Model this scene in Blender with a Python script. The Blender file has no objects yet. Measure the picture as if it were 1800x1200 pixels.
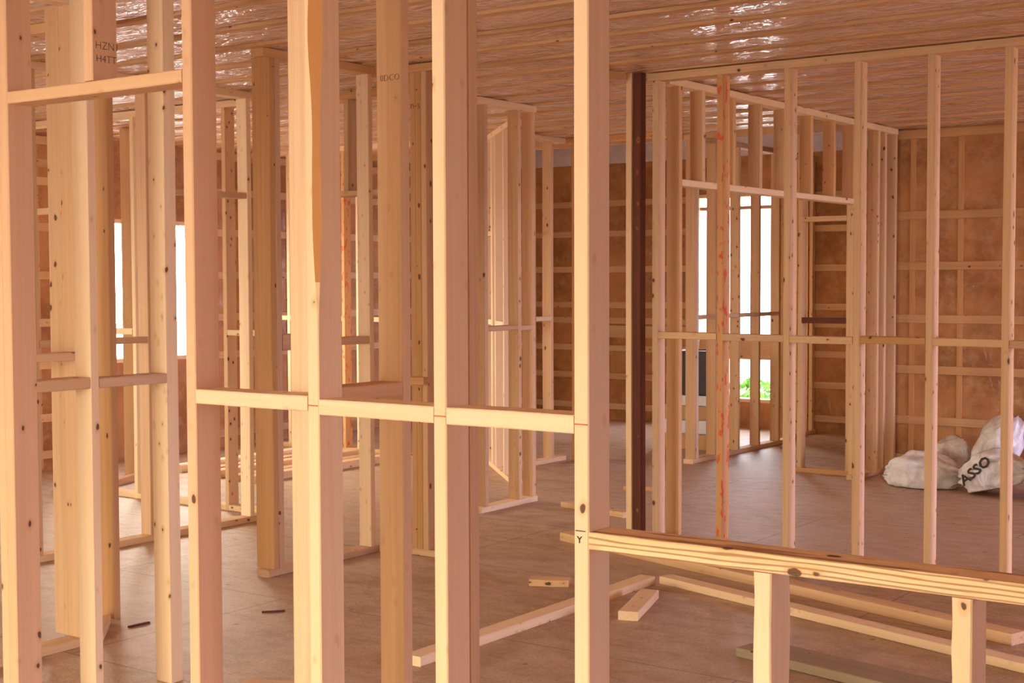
import bpy, bmesh, math, random
from mathutils import Vector, Matrix, noise
random.seed(7)
PI = math.pi
SC = bpy.context.scene
COL = SC.collection
# ------------------------------------------------------------------ camera
yaw, pit, rol = math.radians(35.65), math.radians(-2.515), math.radians(0.20)
Fw = Vector((-math.sin(yaw)*math.cos(pit), math.cos(yaw)*math.cos(pit), math.sin(pit)))
R0 = Vector((math.cos(yaw), math.sin(yaw), 0)); U0 = R0.cross(Fw)
Rt = R0*math.cos(rol) - U0*math.sin(rol); Up = U0*math.cos(rol) + R0*math.sin(rol)
cam_d = bpy.data.cameras.new('camera'); cam = bpy.data.objects.new('camera', cam_d); COL.objects.link(cam)
m = Matrix((Rt, Up, -Fw)).transposed().to_4x4(); m.translation = Vector((0, 0, 1.545)); cam.matrix_world = m
cam_d.sensor_width = 36; cam_d.lens = 2490/1800*36; cam_d.clip_start = .05; cam_d.clip_end = 200
SC.camera = cam
# ------------------------------------------------------------------ look, world, daylight
SC.view_settings.view_transform = 'Standard'; SC.view_settings.look = 'None'
SC.view_settings.gamma = 1; SC.view_settings.use_curve_mapping = False
SC.view_settings.exposure = -0.16
SC.cycles.max_bounces = 10; SC.cycles.diffuse_bounces = 7; SC.cycles.glossy_bounces = 3
SC.cycles.sample_clamp_indirect = 6
SC.cycles.use_denoising = True
W = bpy.data.worlds.new('sky'); SC.world = W; W.use_nodes = True
nt = W.node_tree; nt.nodes.clear()
wo = nt.nodes.new('ShaderNodeOutputWorld'); bg = nt.nodes.new('ShaderNodeBackground')
nt.links.new(bg.outputs[0], wo.inputs[0])
# bright overcast sky, warmer towards the low sun behind the camera, bluer towards +X
tcw = nt.nodes.new('ShaderNodeTexCoord'); sepw = nt.nodes.new('ShaderNodeSeparateXYZ'); nt.links.new(tcw.outputs['Generated'], sepw.inputs[0])
def wmap(sock, lo, hi):
    q = nt.nodes.new('ShaderNodeMapRange'); q.interpolation_type = 'SMOOTHSTEP'; nt.links.new(sock, q.inputs[0]); q.inputs[1].default_value = lo; q.inputs[2].default_value = hi; return q.outputs[0]
def wmix(fac, a, b):
    q = nt.nodes.new('ShaderNodeMix'); q.data_type = 'RGBA'; nt.links.new(fac, q.inputs[0])
    if isinstance(a, tuple): q.inputs[6].default_value = (*a, 1)
    else: nt.links.new(a, q.inputs[6])
    q.inputs[7].default_value = (*b, 1); return q.outputs[2]
SKY_BACK, SKY_RIGHT, SKY_FRONT, SKY_LEFT = (10, 10.4, 11.5), (29, 28.5, 43), (29.5, 29, 24), (32, 29, 24)
cw = wmix(wmap(sepw.outputs[0], .3, .8), SKY_BACK, SKY_RIGHT)
cw = wmix(wmap(sepw.outputs[0], -.4, -.85), cw, SKY_LEFT)
cw = wmix(wmap(sepw.outputs[1], -.3, -.75), cw, SKY_FRONT)
nt.links.new(cw, bg.inputs['Color']); bg.inputs['Strength'].default_value = 1.0

def portal(name, loc, direction, sx, sy):
    l = bpy.data.lights.new(name, 'AREA'); l.shape = 'RECTANGLE'; l.size = sx; l.size_y = sy; l.cycles.is_portal = True
    o = bpy.data.objects.new(name, l); COL.objects.link(o); o.location = loc
    o.rotation_euler = Vector(direction).to_track_quat('-Z', 'Y').to_euler()
    return o
# sky portals in the openings of the building
portal('sky_portal', (-2.7, -4.02, 1.2), (0, 1, 0), 3.4, 2.4)
portal('sky_portal', (-9.82, 8.0, 1.455), (1, 0, 0), 1.5, 1.23)
portal('sky_portal', (-9.82, 3.9, 1.455), (1, 0, 0), 1.6, 1.23)  # portal of the unseen window added for cool light
portal('sky_portal', (-6.62, 13.27, 1.345), (0, -1, 0), 1.0, 2.15)
portal('sky_portal', (4.02, 9.0, 1.2), (-1, 0, 0), 2.6, 2.0)

# ------------------------------------------------------------------ materials
def new_mat(name):
    mt = bpy.data.materials.new(name); mt.use_nodes = True
    n = mt.node_tree; n.nodes.clear()
    out = n.nodes.new('ShaderNodeOutputMaterial'); b = n.nodes.new('ShaderNodeBsdfPrincipled')
    n.links.new(b.outputs[0], out.inputs[0]); return mt, n, b
def N(n, t, **k):
    x = n.nodes.new(t)
    for a, v in k.items():
        if a.startswith('i_'): x.inputs[a[2:].replace('_', ' ')].default_value = v
        else: setattr(x, a, v)
    return x
def math_(n, op, a, b=None, clamp=False):
    x = n.nodes.new('ShaderNodeMath'); x.operation = op; x.use_clamp = clamp
    for i, v in enumerate((a, b)):
        if v is None: continue
        if isinstance(v, (int, float)): x.inputs[i].default_value = v
        else: n.links.new(v, x.inputs[i])
    return x.outputs[0]
def mix(n, fac, a, b, mode='MIX'):
    x = n.nodes.new('ShaderNodeMix'); x.data_type = 'RGBA'; x.blend_type = mode
    for s, v in ((x.inputs[0], fac), (x.inputs[6], a), (x.inputs[7], b)):
        if isinstance(v, (int, float)): s.default_value = v
        elif isinstance(v, tuple): s.default_value = (*v, 1)
        else: n.links.new(v, s)
    return x.outputs[2]
def smooth(n, v, lo, hi):
    x = n.nodes.new('ShaderNodeMapRange'); x.interpolation_type = 'SMOOTHSTEP'
    n.links.new(v, x.inputs[0]); x.inputs[1].default_value = lo; x.inputs[2].default_value = hi
    return x.outputs[0]
def vscale(n, v, s):
    x = n.nodes.new('ShaderNodeVectorMath'); x.operation = 'MULTIPLY'; n.links.new(v, x.inputs[0]); x.inputs[1].default_value = s
    return x.outputs[0]
def vadd(n, v, w):
    x = n.nodes.new('ShaderNodeVectorMath'); x.operation = 'ADD'; n.links.new(v, x.inputs[0]); n.links.new(w, x.inputs[1])
    return x.outputs[0]

def wood(name, light=(.70, .47, .27), dark=(.52, .30, .14), grain=.5, knots=.5, red=0.0, bands=0.0, knotcol=(.09, .04, .018), vary=1.0):
    mt, n, b = new_mat(name); L = n.links.new
    tc = n.nodes.new('ShaderNodeTexCoord'); oi = n.nodes.new('ShaderNodeObjectInfo')
    off = N(n, 'ShaderNodeCombineXYZ')
    r1 = math_(n, 'MULTIPLY', oi.outputs['Random'], 91.0); r2 = math_(n, 'MULTIPLY', oi.outputs['Random'], 37.3)
    L(r1, off.inputs[0]); L(r2, off.inputs[1]); L(math_(n, 'MULTIPLY', oi.outputs['Random'], 53.7), off.inputs[2])
    P = vadd(n, tc.outputs['Object'], off.outputs[0])
    g = N(n, 'ShaderNodeTexNoise', i_Scale=1.0, i_Detail=4.0, i_Roughness=.65); L(vscale(n, P, (60, 60, 1.3)), g.inputs[0])
    g2 = N(n, 'ShaderNodeTexNoise', i_Scale=1.0, i_Detail=2.0); L(vscale(n, P, (9, 9, .5)), g2.inputs[0])
    tone = math_(n, 'ADD', math_(n, 'MULTIPLY', smooth(n, g.outputs[0], .38, .68), grain), math_(n, 'MULTIPLY', smooth(n, g2.outputs[0], .35, .7), .45), clamp=True)
    c = mix(n, tone, light, dark)
    # each board its own warmth and value
    rr = math_(n, 'FRACT', math_(n, 'MULTIPLY', oi.outputs['Random'], 17.31))
    c = mix(n, math_(n, 'MULTIPLY', rr, .42*vary), c, (.70, .41, .17))
    rr2 = math_(n, 'FRACT', math_(n, 'MULTIPLY', oi.outputs['Random'], 71.7))
    c = mix(n, math_(n, 'MULTIPLY', rr2, .25*vary), c, (.72, .46, .29))
    if bands:
        w = N(n, 'ShaderNodeTexWave', i_Scale=1.0, i_Distortion=7.0, i_Detail=3.0); w.inputs['Detail Scale'].default_value = 1.0
        w.bands_direction = 'X'
        L(vscale(n, P, (30, 18, 2.0)), w.inputs[0])
        c = mix(n, math_(n, 'MULTIPLY', smooth(n, w.outputs[1], .55, .95), bands), c, (.30, .13, .045))
    v = N(n, 'ShaderNodeTexVoronoi', i_Scale=1.0); wv = N(n, 'ShaderNodeTexNoise', i_Scale=30.0)
    L(tc.outputs['Object'], wv.inputs[0])
    Pk = vadd(n, P, vscale(n, wv.outputs[1], (.012, .012, .02)))
    L(vscale(n, Pk, (21, 21, 13)), v.inputs[0])
    sep = N(n, 'ShaderNodeSeparateColor'); L(v.outputs[1], sep.inputs[0])
    size = math_(n, 'MULTIPLY', math_(n, 'MAXIMUM', math_(n, 'SUBTRACT', sep.outputs[0], 1-knots), 0.0), .42)
    d = math_(n, 'SUBTRACT', v.outputs[0], size)
    k = math_(n, 'MULTIPLY', math_(n, 'SUBTRACT', 1.0, smooth(n, d, -.03, .02)), math_(n, 'GREATER_THAN', size, .03))
    halo = math_(n, 'MULTIPLY', math_(n, 'SUBTRACT', 1.0, smooth(n, d, 0.0, .22)), math_(n, 'GREATER_THAN', size, .03))
    c = mix(n, math_(n, 'MULTIPLY', halo, .4), c, (.52, .25, .09))
    c = mix(n, math_(n, 'MULTIPLY', k, .93), c, knotcol)
    if red:
        rn = N(n, 'ShaderNodeTexNoise', i_Scale=1.0, i_Detail=3.0); L(vscale(n, P, (28, 28, 12)), rn.inputs[0])
        c = mix(n, math_(n, 'MULTIPLY', smooth(n, rn.outputs[0], .57, .62), red), c, (.60, .04, .025))
        c = mix(n, .35*red, c, (.60, .25, .07))
    L(c, b.inputs['Base Color']); b.inputs['Roughness'].default_value = .78
    b.inputs['Specular IOR Level'].default_value = .25
    bp = N(n, 'ShaderNodeBump', i_Strength=.25, i_Distance=.002); L(g.outputs[0], bp.inputs['Height']); L(bp.outputs[0], b.inputs['Normal'])
    return mt
M_WOOD = wood('spruce_lumber')
M_PALE = wood('pale_spruce_lumber', light=(.86, .66, .42), dark=(.74, .50, .28), grain=.35, knots=.42)
M_TAN = wood('tan_lumber', light=(.56, .35, .20), dark=(.42, .235, .11))
M_PEACH = wood('peach_lumber', light=(.72, .44, .25), dark=(.56, .31, .15), grain=.25, knots=.4)
M_ORANGE = wood('amber_lumber', light=(.56, .30, .12), dark=(.40, .185, .06), knots=.5)
M_DARK = wood('dark_brown_lumber', light=(.15, .045, .022), dark=(.085, .022, .012), knots=.3, vary=0.0)  # far deeper red-brown than the other lumber, same on every board
M_RED = wood('red_marked_lumber', light=(.66, .38, .17), dark=(.50, .25, .10), red=.9)
M_EDGE = wood('aged_strip_lumber', light=(.52, .27, .11), dark=(.40, .185, .065), vary=.4)
M_SEAM = wood('stud_edge_behind_sheeting', light=(.50, .24, .09), dark=(.38, .16, .05), vary=.2, knots=.1)
M_SILL = wood('coarse_grained_lumber', light=(.86, .60, .32), dark=(.70, .40, .15), grain=.5, knots=.75, bands=.8, knotcol=(.10, .045, .02))
M_GREY = wood('weathered_lumber', light=(.24, .19, .11), dark=(.15, .11, .06), knots=.3)
def plain(name, col, rough=.8):
    mt, n, b = new_mat(name)
    ns = N(n, 'ShaderNodeTexNoise', i_Scale=25.0, i_Detail=3.0); tc = n.nodes.new('ShaderNodeTexCoord'); n.links.new(tc.outputs['Object'], ns.inputs[0])
    n.links.new(mix(n, math_(n, 'MULTIPLY', ns.outputs[0], .3), col, tuple(c*.6 for c in col)), b.inputs['Base Color'])
    b.inputs['Roughness'].default_value = rough; return mt
M_BARK = plain('bark_edge', (.55, .24, .07)); M_INK = plain('ink', (.06, .035, .02)); M_REDLINE = plain('red_chalk', (.62, .10, .05))
M_PLASTIC_W = None

def floor_mat():
    mt, n, b = new_mat('plywood_subfloor'); L = n.links.new
    tc = n.nodes.new('ShaderNodeTexCoord'); P = tc.outputs['Object']
    a = N(n, 'ShaderNodeTexNoise', i_Scale=1.0, i_Detail=8.0, i_Roughness=.7); L(vscale(n, P, (6, 9, 6)), a.inputs[0])
    f = N(n, 'ShaderNodeTexNoise', i_Scale=1.0, i_Detail=6.0, i_Roughness=.75); L(vscale(n, P, (60, 110, 60)), f.inputs[0])
    g = N(n, 'ShaderNodeTexNoise', i_Scale=.8, i_Detail=5.0, i_Roughness=.6); L(P, g.inputs[0])
    c = mix(n, smooth(n, a.outputs[0], .35, .7), (.58, .40, .27), (.38, .23, .125))
    c = mix(n, math_(n, 'MULTIPLY', smooth(n, f.outputs[0], .42, .66), .7), c, (.26, .14, .065))
    c = mix(n, math_(n, 'MULTIPLY', smooth(n, g.outputs[0], .4, .65), .4), c, (.54, .42, .33))
    br = N(n, 'ShaderNodeTexBrick', i_Scale=1.0, offset=.5); br.inputs['Mortar Size'].default_value = .004
    br.inputs['Brick Width'].default_value = 2.44; br.inputs['Row Height'].default_value = 1.22; br.inputs['Mortar Smooth'].default_value = 0
    L(P, br.inputs[0]); c = mix(n, math_(n, 'MULTIPLY', br.outputs['Fac'], .6), c, (.10, .055, .03))
    v = N(n, 'ShaderNodeTexVoronoi', i_Scale=9.0); L(P, v.inputs[0])
    sp = N(n, 'ShaderNodeSeparateColor'); L(v.outputs[1], sp.inputs[0])
    s = math_(n, 'MULTIPLY', math_(n, 'LESS_THAN', v.outputs[0], .12), math_(n, 'GREATER_THAN', sp.outputs[0], .75))
    c = mix(n, math_(n, 'MULTIPLY', s, .6), c, (.12, .06, .03))
    L(c, b.inputs['Base Color']); b.inputs['Roughness'].default_value = .5
    bp = N(n, 'ShaderNodeBump', i_Strength=.4, i_Distance=.003); L(f.outputs[0], bp.inputs['Height']); L(bp.outputs[0], b.inputs['Normal'])
    return mt
M_FLOOR = floor_mat()

def film_mat(name, c1, c2, c3, rough, coat, bump_s, stretch):
    """fibreglass batts behind clear wrinkled poly sheeting"""
    mt, n, b = new_mat(name); L = n.links.new
    tc = n.nodes.new('ShaderNodeTexCoord'); P = tc.outputs['Object']
    a = N(n, 'ShaderNodeTexNoise', i_Scale=1.6, i_Detail=7.0, i_Roughness=.72); L(P, a.inputs[0])
    d = N(n, 'ShaderNodeTexNoise', i_Scale=9.0, i_Detail=6.0, i_Roughness=.7); L(P, d.inputs[0])
    c = mix(n, smooth(n, a.outputs[0], .38, .66), c1, c2)
    c = mix(n, math_(n, 'MULTIPLY', smooth(n, d.outputs[0], .42, .7), .55), c, c3)
    L(c, b.inputs['Base Color']); b.inputs['Roughness'].default_value = rough
    b.inputs['Specular IOR Level'].default_value = .4
    b.inputs['Coat Weight'].default_value = coat; b.inputs['Coat Roughness'].default_value = .07
    w = N(n, 'ShaderNodeTexNoise', i_Scale=1.0, i_Detail=3.0, i_Distortion=2.6); L(vscale(n, P, stretch), w.inputs[0])
    bp = N(n, 'ShaderNodeBump', i_Strength=bump_s, i_Distance=.045); L(w.outputs[0], bp.inputs['Height'])
    L(bp.outputs[0], b.inputs['Coat Normal'])
    bp2 = N(n, 'ShaderNodeBump', i_Strength=.3, i_Distance=.01); L(d.outputs[0], bp2.inputs['Height']); L(bp2.outputs[0], b.inputs['Normal'])
    return mt
M_CEIL = film_mat('ceiling_poly_sheeting', (.80, .58, .45), (.70, .46, .33), (.55, .33, .20), .6, 1.0, .8, (3, 8, 3))
M_WALLF = film_mat('wall_poly_sheeting', (.44, .185, .055), (.27, .10, .025), (.50, .255, .11), .75, .12, .5, (5, 5, 3))

def sack_mat():
    mt, n, b = new_mat('white_plastic_sack'); L = n.links.new
    tc = n.nodes.new('ShaderNodeTexCoord')
    a = N(n, 'ShaderNodeTexNoise', i_Scale=6.0, i_Detail=6.0, i_Distortion=1.5); L(tc.outputs['Object'], a.inputs[0])
    L(mix(n, smooth(n, a.outputs[0], .35, .7), (.80, .76, .74), (.55, .47, .42)), b.inputs['Base Color'])
    b.inputs['Roughness'].default_value = .38
    bp = N(n, 'ShaderNodeBump', i_Strength=.8, i_Distance=.03); L(a.outputs[0], bp.inputs['Height']); L(bp.outputs[0], b.inputs['Normal'])
    return mt
M_SACK = sack_mat()
M_LEAF = plain('leaf_green', (.18, .42, .08), .6); M_GROUND = plain('outdoor_ground', (.75, .72, .68), .9); M_BLUE = plain('blue_grey_tarp', (.30, .38, .50), .7)

# ------------------------------------------------------------------ mesh helpers
def link(name, me, mats, parent=None):
    o = bpy.data.objects.new(name, me); COL.objects.link(o)
    for q in mats: me.materials.append(q)
    if parent is not None: o.parent = parent
    return o
def tag(o, label=None, cat=None, group=None, kind=None):
    if label: o['label'] = label
    if cat: o['category'] = cat
    if group: o['group'] = group
    if kind: o['kind'] = kind
    return o
def lumber_mesh(sx, sy, L, bow=.003, wane=None, rough=0.0):
    """sawn board, grain along local Z from 0 to L, cross-section sx by sy centred, eased edges"""
    bm = bmesh.new(); c = min(.003, sx*.12, sy*.12)
    nr = max(2, min(26, int(L/.16)))
    if wane or rough: nr = max(nr, int(L/.05))
    bx, by = random.uniform(-bow, bow), random.uniform(-bow, bow); sd = random.uniform(0, 99)
    rings = []
    for i in range(nr+1):
        t = i/nr; z = t*L; dx = bx*math.sin(PI*t); dy = by*math.sin(PI*t)
        cc = [c]*4
        if wane:
            k, z0, z1, dep = wane
            if z0 < z < z1:
                e = min(1, (z-z0)/.25, (z1-z)/.5)
                cc[k] = c + dep*e*(.75+.5*noise.noise((z*4, sd, 0)))
        cs = []
        X, Y = sx/2, sy/2
        for q, (ax, ay) in enumerate(((-1, -1), (1, -1), (1, 1), (-1, 1))):
            k_ = cc[q]
            a1 = (ax*X, ay*(Y-k_)); a2 = (ax*(X-k_), ay*Y)
            cs += [a1, a2] if q in (0, 2) else [a2, a1]
        ring = []
        for q, (x, y) in enumerate(cs):
            if rough:
                s = rough*noise.noise((z*9, q//2*3.1, sd)); x += s*(1 if x > 0 else -1)*(.2 if x > 0 else 1); y += s*.3
            ring.append(bm.verts.new((x+dx, y+dy, z)))
        rings.append(ring)
    for a, b_ in zip(rings, rings[1:]):
        for q in range(8):
            f = bm.faces.new((a[q], a[(q+1) % 8], b_[(q+1) % 8], b_[q]))
            if wane:
                pair = {0: 0, 1: 2, 2: 4, 3: 6}[wane[0]]
                zc = a[0].co.z
                if q == pair and wane[1]+.05 < zc < wane[2]-.05: f.material_index = 1
    bm.faces.new(rings[0][::-1]); bm.faces.new(rings[-1])
    me = bpy.data.meshes.new('board'); bm.normal_update(); bm.to_mesh(me); bm.free(); return me
def pickm(w=(5, 4, 3)):
    return random.choices((M_WOOD, M_PALE, M_TAN), w)[0]
def vert(parent, name, u, v, z0, z1, w=.038, d=.089, mat=None, **k):
    """upright in frame coordinates: left edge u, front face v"""
    o = link(name, lumber_mesh(w, d, z1-z0, **k), [mat or pickm(), M_BARK], parent)
    o.location = (u+w/2, v+d/2, z0); return o
def horz(parent, name, u0, u1, v, z0, h=.038, d=.089, mat=None, bow=.0015, **k):
    o = link(name, lumber_mesh(h, d, u1-u0, bow=bow, **k), [mat or pickm(), M_BARK], parent)
    o.rotation_euler = (0, PI/2, 0); o.location = (u0, v+d/2, z0+h/2); return o
CE = 2.735; TP = .045
def frame(label, loc, rotz, L, studs=(), top=True, bottom=True, d=.089, cat='wall frame', mat=None, group=None, base0=0.0, topmat=None, botmat=None, botrange=None, toprange=None, name='stud_frame'):
    e = bpy.data.objects.new(name, None); COL.objects.link(e); e.empty_display_size = .2
    e.location = (loc[0], loc[1], 0); e.rotation_euler = (0, 0, rotz); tag(e, label, cat, group)
    if top:
        a, b_ = toprange or (0, L); horz(e, 'top_plate', a, b_, 0, CE-TP, TP, d, topmat or mat)
    if bottom:
        a, b_ = botrange or (0, L); horz(e, 'bottom_plate', a, b_, 0, 0, .038, d, botmat or mat)
    zb = .038 if bottom else 0; zt = CE-TP if top else CE
    for s in studs:
        if isinstance(s, (int, float)): s = (s, {})
        u, k = s; k = dict(k)
        vert(e, k.pop('name', 'stud'), u, k.pop('v', 0), k.pop('z0', zb), k.pop('z1', zt), k.pop('w', .038), k.pop('d', d), k.pop('mat', mat), **k)
    return e
def A(x): return x
R90 = PI/2

# ------------------------------------------------------------------ the setting
def slab(name, x0, y0, z0, x1, y1, z1, mat, kind='structure'):
    bm = bmesh.new(); bmesh.ops.create_cube(bm, size=1)
    for v in bm.verts: v.co = Vector(((x0+x1)/2+v.co.x*(x1-x0), (y0+y1)/2+v.co.y*(y1-y0), (z0+z1)/2+v.co.z*(z1-z0)))
    me = bpy.data.meshes.new(name); bm.to_mesh(me); bm.free()
    o = link(name, me, [mat]); tag(o, kind=kind); return o
def wall_holes(name, axis, c, t, a0, a1, holes, mat):
    """wall slab at X=c or Y=c, thickness t away from the room, with rectangular holes (a0,a1,z0,z1)"""
    bm = bmesh.new(); us = sorted({a0, a1, *[h[0] for h in holes], *[h[1] for h in holes]}); zs = sorted({0, 2.8, *[h[2] for h in holes], *[h[3] for h in holes]})
    for ua, ub in zip(us, us[1:]):
        for za, zb in zip(zs, zs[1:]):
            if any(h[0] <= ua+1e-4 and ub-1e-4 <= h[1] and h[2] <= za+1e-4 and zb-1e-4 <= h[3] for h in holes): continue
            r = bmesh.ops.create_cube(bm, size=1)['verts']
            for v in r:
                u = (ua+ub)/2+v.co.x*(ub-ua); w = c+t*(v.co.y+.5); z = (za+zb)/2+v.co.z*(zb-za)
                v.co = Vector((u, w, z)) if axis == 'Y' else Vector((w, u, z))
    bmesh.ops.remove_doubles(bm, verts=bm.verts, dist=1e-5); bmesh.ops.recalc_face_normals(bm, faces=bm.faces)
    me = bpy.data.meshes.new(name); bm.to_mesh(me); bm.free()
    return tag(link(name, me, [mat]), kind='structure')
XL, XR, YF, YB, YR, XJ = -9.8, 4.0, -4.0, 13.25, 11.15, -4.22
fl = slab('floor', XL-.2, YF-.2, -.05, XR+.2, YB+.2, 0, M_FLOOR)
WL = wall_holes('wall_left', 'X', XL, -.15, YF, YB, [(7.3, 8.8, .84, 2.07), (3.1, 4.7, .84, 2.07)], M_WALLF)
WB = wall_holes('wall_back', 'Y', YB, .15, XL, XJ, [(-7.12, -6.12, .27, 2.42)], M_WALLF)
WJ = wall_holes('wall_jog', 'X', XJ, -.02, YR+.15, YB, [], M_WALLF)
WR2 = wall_holes('wall_right_back', 'Y', YR, .15, XJ-.02, XR, [], M_WALLF)
WR = wall_holes('wall_right', 'X', XR, .15, YF, YR, [(7.7, 10.3, .2, 2.2)], M_WALLF)
WF = wall_holes('wall_front', 'Y', YF, -.15, XL, XR, [(-4.4, -1.0, 0, 2.4)], M_WALLF)
# ceiling: sheeting sagging between the furring strips
STRIP0, SP = 5.58, .408
YH = 10.52            # north of this line the back hall is open to a higher ceiling
def ceil_mesh():
    bm = bmesh.new(); x0, x1, y0, y1 = XL-.1, XR+.1, YF-.1, YB+.1
    nx, ny = 150, 520
    grid = []
    for j in range(ny+1):
        y = y0+(y1-y0)*j/ny; row = []
        ph = ((y-STRIP0)/SP) % 1.0; sag = math.sin(PI*ph)
        k = math.floor((y-STRIP0)/SP)
        for i in range(nx+1):
            x = x0+(x1-x0)*i/nx
            w = noise.fractal((x*2.2, y*1.1, k*5.1), .8, 2.1, 4)
            z = 2.752 - .016*sag - .014*sag*w
            row.append(bm.verts.new((x, y, max(z, 2.722))))
        grid.append(row)
    for a, b_ in zip(grid, grid[1:]):
        for i in range(nx):
            if b_[i+1].co.y > YH and b_[i+1].co.x < XJ+.03: continue
            f = bm.faces.new((a[i], b_[i], b_[i+1], a[i+1])); f.smooth = True
    me = bpy.data.meshes.new('ceiling'); bm.to_mesh(me); bm.free(); return me
ceil = tag(link('ceiling', ceil_mesh(), [M_CEIL]), kind='structure')
for q_ in ((XL-.2, YF-.2, XR+.2, YH), (XJ+.05, YH, XR+.2, YR+.2)):
    lid = slab('ceiling_deck', q_[0], q_[1], 2.80, q_[2], q_[3], 2.9, M_TAN); lid.parent = ceil
    del lid['kind']
M_MILK = film_mat('milky_poly_sheeting', (.66, .58, .58), (.58, .48, .46), (.72, .66, .68), .4, .5, .6, (3, 3, 6))
slab('ceiling_high', XL-.2, YH-.05, 3.42, XJ+.05, YB+.2, 3.5, M_MILK)
slab('wall_upper_back', XL-.15, YB, 2.80, XJ+.05, YB+.15, 3.42, M_MILK); slab('wall_upper_left', XL-.15, YH, 2.80, XL, YB, 3.42, M_MILK)
slab('wall_upper_jog', XJ, YH, 2.80, XJ+.05, YB, 3.42, M_MILK); slab('wall_upper_front', XL-.15, YH-.05, 2.90, XJ+.05, YH, 3.42, M_MILK)
slab('trim_1', XL, YH-.05, 2.70, XJ-.02, YH, 2.80, M_ORANGE)
M_STRIP = wood('furring_lumber', light=(.56, .34, .17), dark=(.44, .23, .09), knots=.35)
k0 = int((YF+.3-STRIP0)/SP); k = k0
while STRIP0+k*SP < YB-.1:
    y = STRIP0+k*SP
    if y > YR-.05: break
    xs, x1 = (XL+.02, XR-.02) if y < YH-.06 else (XJ+.06, XR-.02)
    me = lumber_mesh(.019, .060, x1-xs, bow=.006)
    o = link('furring_strip', me, [M_STRIP], ceil); o.rotation_euler = (0, PI/2, 0); o.location = (xs, y, 2.7435)
    k += 1
# furring strips and batt seams on the outside walls
def wall_strips(wall, axis, c, sgn, segs, zs, h=.066):
    for (a, b_) in segs:
        for z in zs:
            o = link('furring_strip', lumber_mesh(h, .02, b_-a, bow=.003), [M_EDGE if axis == 'Y' and c < 12 else M_STRIP], wall)
            if axis == 'Y': o.rotation_euler = (0, PI/2, 0); o.location = (a, c+sgn*.011, z)
            else: o.rotation_euler = (-PI/2, 0, 0); o.rotation_euler = (0, PI/2, PI/2); o.location = (c+sgn*.011, a, z)
def seams(wall, axis, c, sgn, us, z0=.02, z1=2.7, mat=None):
    for u in us:
        o = link('stud_edge', lumber_mesh(.044, .008, z1-z0, bow=.001), [mat or M_ORANGE], wall)
        if axis == 'Y': o.location = (u, c+sgn*.002, z0)
        else: o.rotation_euler = (0, 0, PI/2); o.location = (c+sgn*.002, u, z0)
ZS = (.088, .401, .809, 1.217, 1.64, 2.045)
wall_strips(WR2, 'Y', YR, -1, [(XJ+.03, XR-.02)], ZS); seams(WR2, 'Y', YR, -1, [-4.03+.388*i for i in range(20)], mat=M_SEAM)
wall_strips(WR2, 'Y', YR, -1, [(XJ+.03, XR-.02)], (2.69,), .07)
wall_strips(WB, 'Y', YB, -1, [(XL+.03, -7.18), (-6.06, XJ-.1)], (.15, .48, .79, 1.09, 1.26, 1.65, 2.04, 2.37)); wall_strips(WB, 'Y', YB, -1, [(-8.6, -7.18)], (.97,), .13)
seams(WB, 'Y', YB, -1, [-9.5, -8.95, -8.4, -7.85, -7.22, -5.8, -5.3, -4.8], mat=M_EDGE)
wall_strips(WL, 'X', XL, 1, [(-3.9, 3.04), (4.76, 7.24), (8.86, YB-.05)], (.13, .43, .86, 1.205, 1.59, 1.98, 2.35, 2.68))
seams(WL, 'X', XL, 1, [-3.5+.407*i for i in range(41) if not (3.0 < -3.5+.407*i < 4.8 or 7.2 < -3.5+.407*i < 8.9)], mat=M_EDGE)

# rough window openings
def opening(name, wall_axis, c, a0, a1, z0, z1, bars=(), depth=.14, mat=M_PALE):
    e = bpy.data.objects.new(name, None); COL.objects.link(e); tag(e, kind='structure')
    def put(nm, u0, u1, za, zb, horizontal, mt=None, dd=depth):
        if horizontal: me = lumber_mesh(zb-za, dd, u1-u0, bow=0)
        else: me = lumber_mesh(u1-u0, dd, zb-za, bow=0)
        o = link(nm, me, [mt or mat], e)
        sg = 1 if (wall_axis == 'Y') else -1
        if wall_axis == 'Y':
            if horizontal: o.rotation_euler = (0, PI/2, 0); o.location = (u0, c+depth/2, (za+zb)/2)
            else: o.location = ((u0+u1)/2, c+depth/2, za)
        else:
            if horizontal: o.rotation_euler = (0, PI/2, PI/2); o.location = (c-depth/2, u0, (za+zb)/2)
            else: o.rotation_euler = (0, 0, PI/2); o.location = (c-depth/2, (u0+u1)/2, za)
    put('window_sill', a0, a1, z0, z0+.035, True); put('window_head', a0, a1, z1-.035, z1, True)
    put('window_jamb', a0, a0+.035, z0+.035, z1-.035, False); put('window_jamb', a1-.035, a1, z0+.035, z1-.035, False)
    for (za, zb, mt) in bars: put('transom', a0+.035, a1-.035, za, zb, True, mt, .09)
    return e
opening('window_1', 'Y', YB, -7.12, -6.12, .27, 2.42, bars=((2.255, 2.29, M_TAN), (.71, .93, M_TAN)))
opening('window_2', 'X', XL, 7.3, 8.8, .84, 2.07)
opening('added_window', 'X', XL, 3.1, 4.7, .84, 2.07)  # unseen window, added to let in cool daylight from the left
# outdoors
gr = slab('ground', -60, -40, -.75, 50, 60, -.7, M_GROUND)

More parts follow.
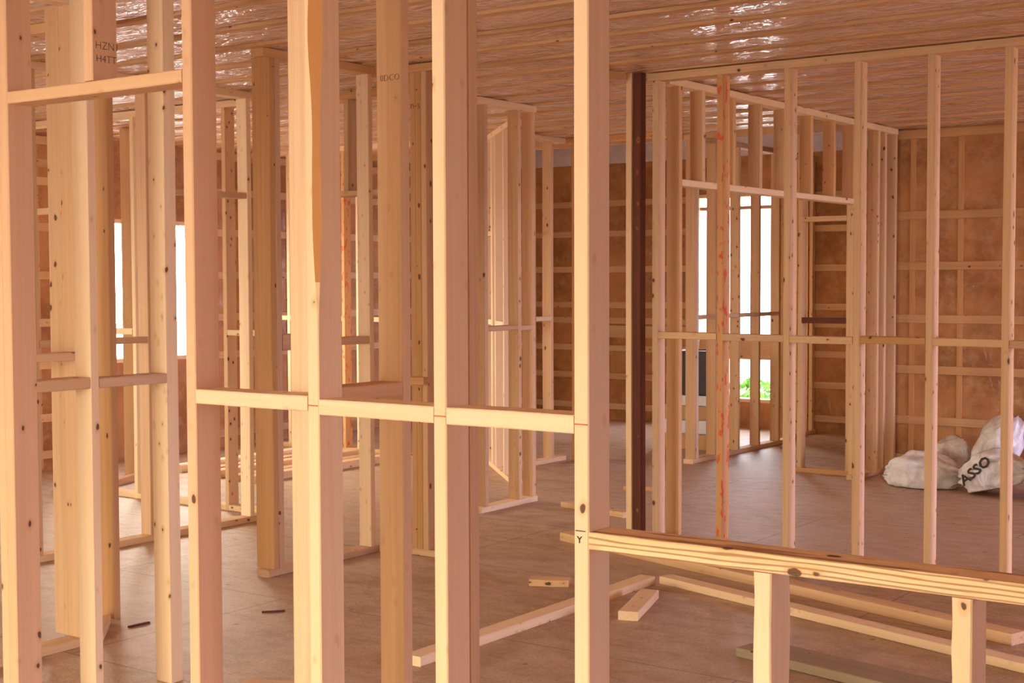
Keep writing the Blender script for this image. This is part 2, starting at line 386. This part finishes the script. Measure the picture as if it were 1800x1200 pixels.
# ------------------------------------------------------------------ foreground wall (front face Y = 2.60)
x0 = -3.85
W0 = frame('near framed wall across the foreground with doorway, blocking and half-height sill', (x0, 2.6), 0, 4.45, bottom=False)
def U(x): return x-x0
horz(W0, 'bottom_plate', 0, U(-3.731), 0, 0); horz(W0, 'bottom_plate', U(-2.955), 4.45, 0, 0)
for x, kw in ((-3.807, dict(mat=M_PEACH)), (-3.769, dict(mat=M_PEACH)), (-2.9545, dict(mat=M_PEACH)), (-2.5015, dict(mat=M_PALE, wane=(1, 1.42, 2.72, .024))), (-2.0935, dict(mat=M_PALE)), (-1.6985, dict(mat=M_PALE)), (.40, {})):
    w = .0385 if x > -3.7 else .038
    vert(W0, 'stud', U(x), 0, .038, CE-TP, w, .089, kw.get('mat'), bow=.0006, **{k: v for k, v in kw.items() if k != 'mat'})
vert(W0, 'backing_stud', U(-2.653), .094, .038, CE-TP, .089, .038, M_WOOD)
vert(W0, 'backing_stud', U(-2.0935-.05), .0895, .038, CE-TP, .089, .038, M_TAN)
cr = vert(W0, 'cripple_stud', U(-3.366), 0, 2.1135, CE-TP, mat=M_PEACH)
horz(W0, 'header', U(-3.731)+.001, U(-2.955), 0, 2.077, .036, mat=M_PEACH)
horz(W0, 'blocking', U(-2.9155), U(-2.502), 0, 1.213, .039, mat=M_PALE)
horz(W0, 'blocking', U(-2.4625), U(-2.094), 0, 1.206, .0395, mat=M_PALE)
horz(W0, 'blocking', U(-2.0545), U(-1.699), 0, 1.205, .0405, mat=M_PALE)
sill = horz(W0, 'sill', U(-1.6595), U(.399), 0, .952, .039, mat=M_SILL); sill['label'] = 'coarse-grained knotty sill board'
vert(W0, 'cripple_stud', U(-1.2635), 0, .038, .951, mat=M_PALE, rough=.012)
vert(W0, 'cripple_stud', U(-.8600), 0, .038, .951, mat=M_PALE, rough=.008)
vert(W0, 'cripple_stud', U(-.455), 0, .038, .951); vert(W0, 'cripple_stud', U(-.05), 0, .038, .951)
horz(W0, 'blocking', U(-3.845), U(-3.8075), 0, 1.21)
# marks on the foreground wall
def strip_mark(parent, name, x0_, x1_, y, z, h, mat):
    bm = bmesh.new(); bmesh.ops.create_cube(bm, size=1)
    for v in bm.verts: v.co = Vector((v.co.x*(x1_-x0_), v.co.y*.002, v.co.z*h))
    me = bpy.data.meshes.new(name); bm.to_mesh(me); bm.free(); o = link(name, me, [mat], parent)
    o.location = ((x0_+x1_)/2, y, z); return o
for xx, zz in ((-2.50, 1.231), (-2.092, 1.226), (-1.697, 1.229)):
    strip_mark(W0, 'layout_mark', U(xx), U(xx)+.034, -.0012, zz-.002, .0028, M_REDLINE)
strip_mark(W0, 'pencil_mark', U(-1.693), U(-1.668), -.0012, .992, .0018, M_INK)
def text_mark(name, s, size, parent, loc, rot, mat=M_INK, ext=.0006, bold=0.0):
    cu = bpy.data.curves.new(name, 'FONT'); cu.body = s; cu.size = size; cu.extrude = ext; cu.offset = bold; cu.resolution_u = 2
    t = bpy.data.objects.new('t', cu); COL.objects.link(t)
    dg = bpy.context.evaluated_depsgraph_get(); me = bpy.data.meshes.new_from_object(t.evaluated_get(dg))
    bpy.data.objects.remove(t); me.materials.clear(); o = link(name, me, [mat], parent)
    o.location = loc; o.rotation_euler = rot; return o
text_mark('pencil_mark', 'Y', .022, W0, (U(-1.690), -.0016, .965), (PI/2, 0, 0))
text_mark('grade_stamp', 'HZN1', .032, W0, (U(-3.366)+.0386, .010, 2.205), (PI/2, 0, PI/2), bold=-.0005)
text_mark('grade_stamp', 'H4TT', .030, W0, (U(-3.366)+.0386, .012, 2.168), (PI/2, 0, PI/2), bold=-.0005)

# ------------------------------------------------------------------ other frames (A: along X facing -Y; R90: along Y facing +X)
W1 = frame('short wall frame seen through the foreground doorway, with two rows of mid-height blocks', (-4.2, 2.72), R90, 1.0,
           studs=[(.03, dict(mat=M_TAN)), (.531, dict(mat=M_PALE, z0=0)), (.884, dict(mat=M_PALE, z0=0, w=.06))], botrange=(0, .4))
horz(W1, 'blocking', .0685, .5305, 0, 1.157, .041, mat=M_TAN); horz(W1, 'blocking', .5695, .8835, 0, 1.156, .036, mat=M_TAN)

W2 = frame('single stud end frame just behind the foreground wall between its two-ply stud and the next', (-2.55, 2.745), R90, .33, studs=[(.285, dict(mat=M_WOOD, bow=0))])
horz(W2, 'blocking', .0, .284, 0, 1.222, .038, mat=M_ORANGE)
text_mark('grade_stamp', '0DCO', .026, W2, (.2842, .074, 2.098), (PI/2, 0, -PI/2), bold=-.0008)

WC = frame('corner post frame left of the doorway opening, standing on a short floor plate', (-4.93, 2.95), R90, .88, studs=[(.80, dict(mat=M_TAN)), (.80, dict(mat=M_TAN, v=.09, d=.09))])
horz(WC, 'blocking', .25, .799, 0, 1.212, .035, mat=M_TAN)
WO = frame('high top plate frame ending in an amber stud, left rear of the doorway', (-6.5, 4.10), 0, 1.28, studs=[(1.191, dict(w=.089, d=.038, v=.05, mat=M_ORANGE, z0=.0))], bottom=False, topmat=M_ORANGE)
WS = bpy.data.objects.new('floor_plate', None)
def loose(name, label, p0, p1, w, h, mat, z=0.0, cat='board', off=0, tilt=0, group=None, **k):
    """board lying on the floor from p0 to p1 (its near edge), w wide away from the camera"""
    a, b_ = Vector((*p0, 0)), Vector((*p1, 0)); d = b_-a; L = d.length; ang = math.atan2(d.y, d.x)
    me = lumber_mesh(h, w, L, **k); o = link(name, me, [mat, M_BARK])
    nrm = Vector((-math.sin(ang), math.cos(ang), 0))
    o.rotation_euler = (0, PI/2, ang); o.location = a+nrm*(w/2)+Vector((0, 0, z+h/2))
    tag(o, label, cat, group); return o
bpy.data.objects.remove(WS)
loose('floor_plate', 'short diagonal plate on the floor beside the amber stud left of the doorway', (-4.93, 3.86), (-5.17, 4.09), .089, .038, M_WOOD, cat='floor plate')

P = frame('wall frame with slanting floor plate at far left, seen left of the doorway stud', (-6.6, 4.68), R90, 1.80, studs=[(.06, dict(mat=M_TAN)), (.845, dict(mat=M_TAN)), (1.65, dict(mat=M_PALE))], botmat=M_WOOD)
horz(P, 'blocking', .0985, .844, 0, 1.179, .036, mat=M_TAN); horz(P, 'blocking', .0985, .45, 0, 2.172, .038, mat=M_ORANGE)
horz(P, 'header', .8835, 1.649, 0, 2.06, .036, mat=M_TAN)

N1 = frame('long far-left partition with sunlit narrow studs', (-9.45, 6.57), 0, 2.70, studs=[(.543, dict(mat=M_PALE)), (.95, dict(mat=M_PALE)), (1.43, dict(mat=M_PALE)), (2.36, dict(mat=M_WOOD))], bottom=False, topmat=M_PALE)
horz(N1, 'bottom_plate', .543, 2.70, 0, 0, .0375, mat=M_PALE)
horz(N1, 'blocking', .0, .542, 0, 2.045, .042, mat=M_PALE); horz(N1, 'blocking', .5825, .949, 0, 1.172, .036, mat=M_PALE); horz(N1, 'blocking', .9885, 1.429, 0, 1.162, .04, mat=M_PALE)
horz(N1, 'blocking', 2.399, 2.69, 0, 1.178, .038, mat=M_PALE)
N1b = frame('doorway header frame spanning behind the three-ply post', (-6.55, 6.76), 0, 1.17, studs=[(.385, dict(z0=2.113, mat=M_TAN, name='cripple_stud'))], bottom=False, topmat=M_ORANGE)
horz(N1b, 'header', 0, 1.17, 0, 2.078, .034, mat=M_TAN)

MW = frame('passage wall frame with built-up corner post and brown blocks', (-5.28, 5.19), R90, .87, studs=[(.04, dict(mat=M_ORANGE, d=.13)), (.079, dict(mat=M_TAN, d=.13)), (.8, dict(mat=M_PALE))], topmat=M_ORANGE, botmat=M_TAN)
horz(MW, 'blocking', .1185, .42, 0, 1.176, .084, mat=M_TAN); horz(MW, 'blocking', .421, .799, 0, 1.187, .042, mat=M_TAN)
SA = frame('short return frame with amber three-ply post beside the passage', (-5.27, 6.10), 0, .42, studs=[(.20, dict(mat=M_ORANGE)), (.239, dict(mat=M_ORANGE)), (.278, dict(mat=M_TAN))], topmat=M_ORANGE, botmat=M_WOOD)
horz(SA, 'scab_block', .18, .32, -.039, .962, .043, d=.038, mat=M_ORANGE)
text_mark('grade_stamp', 'n-s', .060, SA, (.205, -.0008, 2.49), (PI/2, 0, 0), bold=-.001)

B2 = frame('short hallway frame on a whitish floor plate, three studs', (-5.58, 7.43), R90, .65, studs=[(.044, dict(mat=M_TAN)), (.425, dict(mat=M_WOOD)), (.594, dict(mat=M_WOOD))], botmat=M_PALE)
horz(B2, 'blocking', .0825, .424, 0, 1.20, .034, mat=M_TAN); horz(B2, 'blocking', .4635, .593, 0, 1.195, .034, mat=M_TAN)
DW = frame('diagonal far partition with thin bright stud edges', (-7.55, 9.97), -PI/4, 1.92, studs=[(.50, dict(mat=M_PALE)), (.93, dict(mat=M_PALE, w=.07)), (1.15, dict(mat=M_PALE)), (1.56, dict(mat=M_PALE))], topmat=M_PALE, botmat=M_PALE)
horz(DW, 'blocking', 1.1885, 1.559, 0, 1.175, .04, mat=M_PALE); horz(DW, 'blocking', .5385, .929, 0, 1.175, .04, mat=M_PALE); horz(DW, 'blocking', .5385, .929, 0, 1.9, .038, mat=M_PALE)
B5 = frame('hallway end frame with amber corner stud and pale edge', (-6.65, 9.50), R90, .56, studs=[(.08, dict(mat=M_TAN)), (.338, dict(mat=M_WOOD))], botmat=M_PALE, top=True)
horz(B5, 'blocking', .1185, .337, 0, 1.197, .036, mat=M_PALE)
B5d = frame('hall doorway header frame with reddish top plate and jamb studs', (-6.65, 10.07), 0, 1.0, studs=[(.05, dict(mat=M_ORANGE, w=.07)), (.13, dict(mat=M_WOOD))], bottom=False, topmat=M_RED)

NR = frame('right partition wall frame of evenly spaced studs and one row of blocking', (-4.19, 7.2), 0, 4.6,
           studs=[(.034, dict(mat=M_WOOD)), (.051+.40, dict(mat=M_RED)), (.862, dict(mat=M_WOOD)), (1.263, dict(mat=M_WOOD)), (1.658, dict(mat=M_WOOD)), (2.049, dict(mat=M_WOOD)), (2.45, {}), (2.85, {}), (3.25, {}), (3.65, {}), (4.05, {}), (4.56, {})], topmat=M_WOOD)
us = [.034, .451, .862, 1.263, 1.658, 2.049, 2.45, 2.85, 3.25, 3.65, 4.05, 4.56]
for i, (a, b_) in enumerate(zip(us, us[1:])):
    horz(NR, 'blocking', a+.0385, b_-.0005, 0, 1.197-.003*(i % 3), .039, mat=(M_WOOD, M_TAN, M_WOOD, M_ORANGE)[i % 4])
CP = frame('dark brown corner stud and pale stud left of the right partition', (-4.29, 7.12), 0, .095, studs=[(.004, dict(mat=M_PALE))], top=False, bottom=False, cat='stud')
CP2 = vert(CP, 'dark_stud', .048, .01, 0, CE-.0, .05, .06, M_DARK); CP2['label'] = 'dark brown stud'  # very dark brown upright set between the pale stud and the partition
loose('top_plate', 'short amber plate under the ceiling running left from the dark corner stud', (-4.36, 6.79), (-4.25, 7.05), .089, .045, M_ORANGE, z=CE-.046, cat='plate')
loose('floor_plate', 'short tan plate on the floor left of the dark corner stud', (-5.3, 7.95), (-4.72, 7.80), .089, .038, M_WOOD, cat='floor plate')

c = 7.36
B3 = frame('wide opening frame with sloping header and row of short studs above it', (-4.13, c), R90, 11.08-c,
           studs=[(7.474-c, dict(mat=M_ORANGE))]+[(y-c, dict(z0=2.141, mat=m_, name='cripple_stud')) for y, m_ in ((7.768, M_WOOD), (8.18, M_ORANGE), (8.566, M_TAN), (8.952, M_WOOD), (9.384, M_ORANGE), (9.786, M_ORANGE), (10.15, M_ORANGE))]
           + [(10.315-c, dict(mat=M_WOOD)), (10.66-c, dict(mat=M_WOOD)), (10.80-c, dict(mat=M_WOOD)), (11.03-c, dict(mat=M_TAN))], bottom=False, topmat=M_PALE)
horz(B3, 'header', 7.513-c, 10.314-c, 0, 2.10, .04, mat=M_PALE)
horz(B3, 'bottom_plate', 10.28-c, 11.08-c, 0, 0, .037, mat=M_WOOD)
N2 = frame('small closet frame with dark mid block behind the wide opening', (-4.76, 10.47), 0, .53, studs=[(.04, dict(mat=M_WOOD)), (.45, dict(mat=M_WOOD))], botmat=M_ORANGE)
horz(N2, 'blocking', .0785, .449, 0, 1.19, .044, mat=M_DARK); horz(N2, 'blocking', .0785, .449, 0, 1.99, .04, mat=M_WOOD)
B4 = frame('bright partition of five studs in front of the tall back window', (-5.63, 10.43), R90, 1.95,
           studs=[(.028, dict(mat=M_WOOD)), (.0665, dict(mat=M_PALE)), (.398, dict(mat=M_WOOD)), (.83, dict(mat=M_WOOD)), (1.24, dict(mat=M_WOOD)), (1.66, dict(mat=M_WOOD))], botmat=M_PALE)
for a, b_ in ((.105, .397), (.4365, .829), (.8685, 1.239), (1.2785, 1.659)): horz(B4, 'blocking', a, b_, 0, 1.203, .034, mat=M_PALE)
B4b = frame('close-set stud frame at the far corner right of the tall back window', (-5.75, 12.52), R90, .70, studs=[(.0, dict(mat=M_WOOD)), (.12, dict(mat=M_PALE)), (.24, dict(mat=M_WOOD)), (.36, dict(mat=M_PALE)), (.48, dict(mat=M_WOOD)), (.60, dict(mat=M_PALE))])
N4 = frame('farthest left partition with red-marked stud, behind the stacked floor boards', (XL+.04, 9.42), 0, 2.2, studs=[(.12, dict(mat=M_WOOD, w=.06)), (.45, dict(mat=M_PALE)), (.80, dict(mat=M_WOOD)), (1.13, dict(mat=M_RED)), (1.30, dict(mat=M_PALE)), (1.75, {}), (2.15, {})], topmat=M_PALE)
for a, b_ in ((.1805, .449), (.4885, .799), (.8385, 1.129), (1.3385, 1.749)): horz(N4, 'blocking', a, b_, 0, 1.176, .04, mat=M_PALE)
LP = frame('lone wide stud in front of the left window', (-8.887, 7.30), R90, .05, studs=[(.0, dict(mat=M_TAN, d=.14))], bottom=False, top=False, cat='stud')

# ------------------------------------------------------------------ loose lumber on the floor
loose('board', 'long pale board on the floor receding to the left end of the parallel boards', (-3.56, 4.33), (-3.56, 6.20), .089, .04, M_PALE, cat='board')
loose('board', 'long pale plate on the floor running right behind the sill, nearer of two parallel boards', (-3.55, 6.225), (-.9, 5.39), .089, .038, M_PALE)
loose('board', 'second long loose board behind the sill, its cut end showing between the two short posts', (-4.62, 6.92), (-1.73, 6.00), .10, .05, M_WOOD, z=.0)
loose('board', 'weathered greenish-grey board low at the bottom right, behind the short posts', (-2.60, 5.19), (-1.2, 4.88), .19, .038, M_GREY)
loose('lumber_offcut', 'thick short offcut lying alone on the floor right of the pale bright stud', (-3.235, 5.48), (-3.385, 5.93), .092, .042, M_PALE, cat='offcut')
loose('lumber_offcut', 'flat small offcut on the floor left of the pale bright stud', (-4.06, 5.80), (-3.88, 5.89), .09, .035, M_WOOD, cat='offcut')
loose('board', 'board on the floor at the bottom edge between two foreground studs', (-3.93, 3.70), (-3.68, 3.81), .085, .02, M_WOOD)
loose('board', 'dark red-brown board on the floor in the far left room', (-8.60, 6.90), (-8.80, 7.4), .06, .05, M_ORANGE)
for i, (x, mt, lab) in enumerate(((-7.82, M_WOOD, 'nearest of the parallel boards on the far left room floor'), (-8.03, M_TAN, 'second of the parallel boards on the far left room floor'), (-8.27, M_WOOD, 'middle one of the parallel boards on the far left room floor'), (-8.52, M_TAN, 'fourth of the parallel boards on the far left room floor'), (-8.78, M_PALE, 'rearmost of the parallel boards on the far left room floor, by the window'))):
    loose('board', lab, (x, 7.55+.03*i), (x, 9.30-.04*i), .11, .06 if i % 2 == 0 else .045, mt, group='boards laid side by side on the floor')
loose('wood_splinter', 'thin dark sliver of wood on the floor inside the doorway', (-5.03, 4.08), (-5.02, 4.19), .012, .008, M_DARK, cat='splinter')
loose('wood_splinter', 'thin dark sliver of wood on the floor behind the two-ply stud', (-4.75, 4.62), (-4.68, 4.70), .010, .008, M_DARK, cat='splinter')
loose('lumber_offcut', 'orange offcut on the hallway floor left of the dark corner stud', (-5.35, 8.85), (-5.02, 8.95), .06, .03, M_ORANGE, cat='offcut')
# materials piled by the tall back window
def carton(name, label, c_, s, mat, rz=0, cat='box', z=0, rim=True):
    bm = bmesh.new(); bmesh.ops.create_cube(bm, size=1)
    for v in bm.verts: v.co = Vector((v.co.x*s[0], v.co.y*s[1], (v.co.z+.5)*s[2]))
    bmesh.ops.bevel(bm, geom=bm.edges[:], offset=.008, segments=2, affect='EDGES')
    top = [f for f in bm.faces if f.normal.z > .9 and f.calc_area() > .01]
    if rim and top: bmesh.ops.inset_region(bm, faces=top, thickness=.02, depth=-.01)
    me = bpy.data.meshes.new(name); bm.to_mesh(me); bm.free(); o = link(name, me, [mat]); o.location = (c_[0], c_[1], z); o.rotation_euler = (0, 0, rz)
    return tag(o, label, cat)
M_WHITEBOX = plain('white_carton', (.8, .79, .8)); M_BLACKP = plain('black_plastic', (.04, .03, .035), .5)
carton('carton', 'brown carton at the bottom of the pile by the tall window', (-6.22, 11.60), (.5, .6, .14), M_ORANGE, .1)
carton('carton', 'white carton in the pile by the tall window', (-6.22, 11.60), (.46, .55, .12), M_WHITEBOX, .14, z=.141)
carton('carton', 'tan carton under the topmost white one by the tall window', (-6.21, 11.60), (.48, .5, .13), M_TAN, .05, z=.262)
carton('carton', 'topmost white carton of the pile by the tall window', (-6.22, 11.62), (.42, .5, .09), M_WHITEBOX, .1, z=.393)
carton('bin', 'black bin standing on the carton pile by the tall window', (-6.22, 11.62), (.36, .36, .40), M_BLACKP, .2, cat='bin', z=.484)

# ------------------------------------------------------------------ sacks
def sack(label, loc, size, rot=(0, 0, 0), seed=0, pinch=.0, flat=.5):
    bm = bmesh.new(); bmesh.ops.create_icosphere(bm, subdivisions=5, radius=1)
    for v in bm.verts:
        p = v.co.copy(); s = seed*7.3
        # pillow shape: superellipse section, gathered ends
        t = p.x; e = 1-.55*pinch*abs(t)**3
        q = Vector((math.copysign(abs(p.x)**.8, p.x), math.copysign(abs(p.y)**.8, p.y)*e, math.copysign(abs(p.z)**.8, p.z)*e))
        n1 = noise.noise((p.x*1.6+s, p.y*1.6, p.z*1.6)); 
        cr = noise.ridged_multi_fractal((p.x*2.1+s, p.y*2.6, p.z*2.6), .9, 2.1, 4, 1.0, 2.0)
        pl = math.sin(math.atan2(p.z, p.y)*9+s)*abs(t)**4*.10
        q *= 1+.20*n1+.055*(cr-1.2)+pl
        q = Vector((q.x*size[0], q.y*size[1], q.z*size[2]))
        if q.z < -size[2]*flat: q.z = -size[2]*flat + (q.z+size[2]*flat)*.08
        v.co = q
    for f in bm.faces: f.smooth = True
    R = Matrix.Rotation(rot[2], 4, 'Z') @ Matrix.Rotation(rot[1], 4, 'Y') @ Matrix.Rotation(rot[0], 4, 'X')
    bmesh.ops.transform(bm, matrix=R, verts=bm.verts)
    zmin = min(v.co.z for v in bm.verts)
    for v in bm.verts: v.co.z -= zmin
    me = bpy.data.meshes.new('sack'); bm.to_mesh(me); bm.free()
    o = link('plastic_sack', me, [M_SACK]); o.location = loc
    return tag(o, label, 'sack')
s1 = sack('white sack lying leftmost in the heap, pointed end to the left', (-3.62, 10.27, 0), (.26, .19, .165), (0, .0, .12), 1, .9)
s2 = sack('rumpled white sack standing tallest in the heap', (-3.20, 10.72, 0), (.25, .19, .17), (0, -1.15, .2), 2, .3, .9)
s3 = sack('small white sack low at the back between the leftmost and the tallest', (-3.58, 10.80, 0), (.16, .15, .20), (0, 0, .6), 3, .2)
s4 = sack('white sack with black lettering in the middle front of the heap', (-3.06, 10.17, 0), (.25, .17, .17), (0, -.25, -.1), 4, .7)
s5 = sack('large white sack at the right end of the heap, cut by the picture edge', (-2.50, 10.16, 0), (.26, .24, .26), (0, 0, .1), 5, .3)
t_ = text_mark('lettering', 'ASSO', .11, s4, (-.16, -.195, .07), (1.15, -.75, .0), M_INK, .004, .002)

# shrubs outside the tall window
def shrub(label, loc, r, n_, seed):
    rnd = random.Random(seed); bm = bmesh.new()
    for i in range(n_):
        th, ph, rr = rnd.uniform(0, 6.28), rnd.uniform(-.3, 1.5), r*rnd.uniform(.5, 1)
        c_ = Vector((math.cos(th)*math.cos(ph)*rr, math.sin(th)*math.cos(ph)*rr, r*.9+math.sin(ph)*rr))
        a = Vector((rnd.uniform(-1, 1), rnd.uniform(-1, 1), rnd.uniform(-1, 1))).normalized(); b_ = a.cross(Vector((.3, .5, .8))).normalized()
        s = .07*rnd.uniform(.6, 1.3)
        vs = [bm.verts.new(c_+q) for q in (a*s, b_*s*.5, -a*s, -b_*s*.5)]
        bm.faces.new(vs)
    me = bpy.data.meshes.new('shrub'); bm.to_mesh(me); bm.free()
    o = link('shrub', me, [M_LEAF]); o.location = loc
    st = link('stem', lumber_mesh(.04, .04, r*.9), [M_TAN], o); st.location = (0, 0, 0)
    return tag(o, label, 'shrub')
shrub('leafy green shrub outside beyond the tall back window', (-7.65, 15.6, -.70), .55, 900, 3)
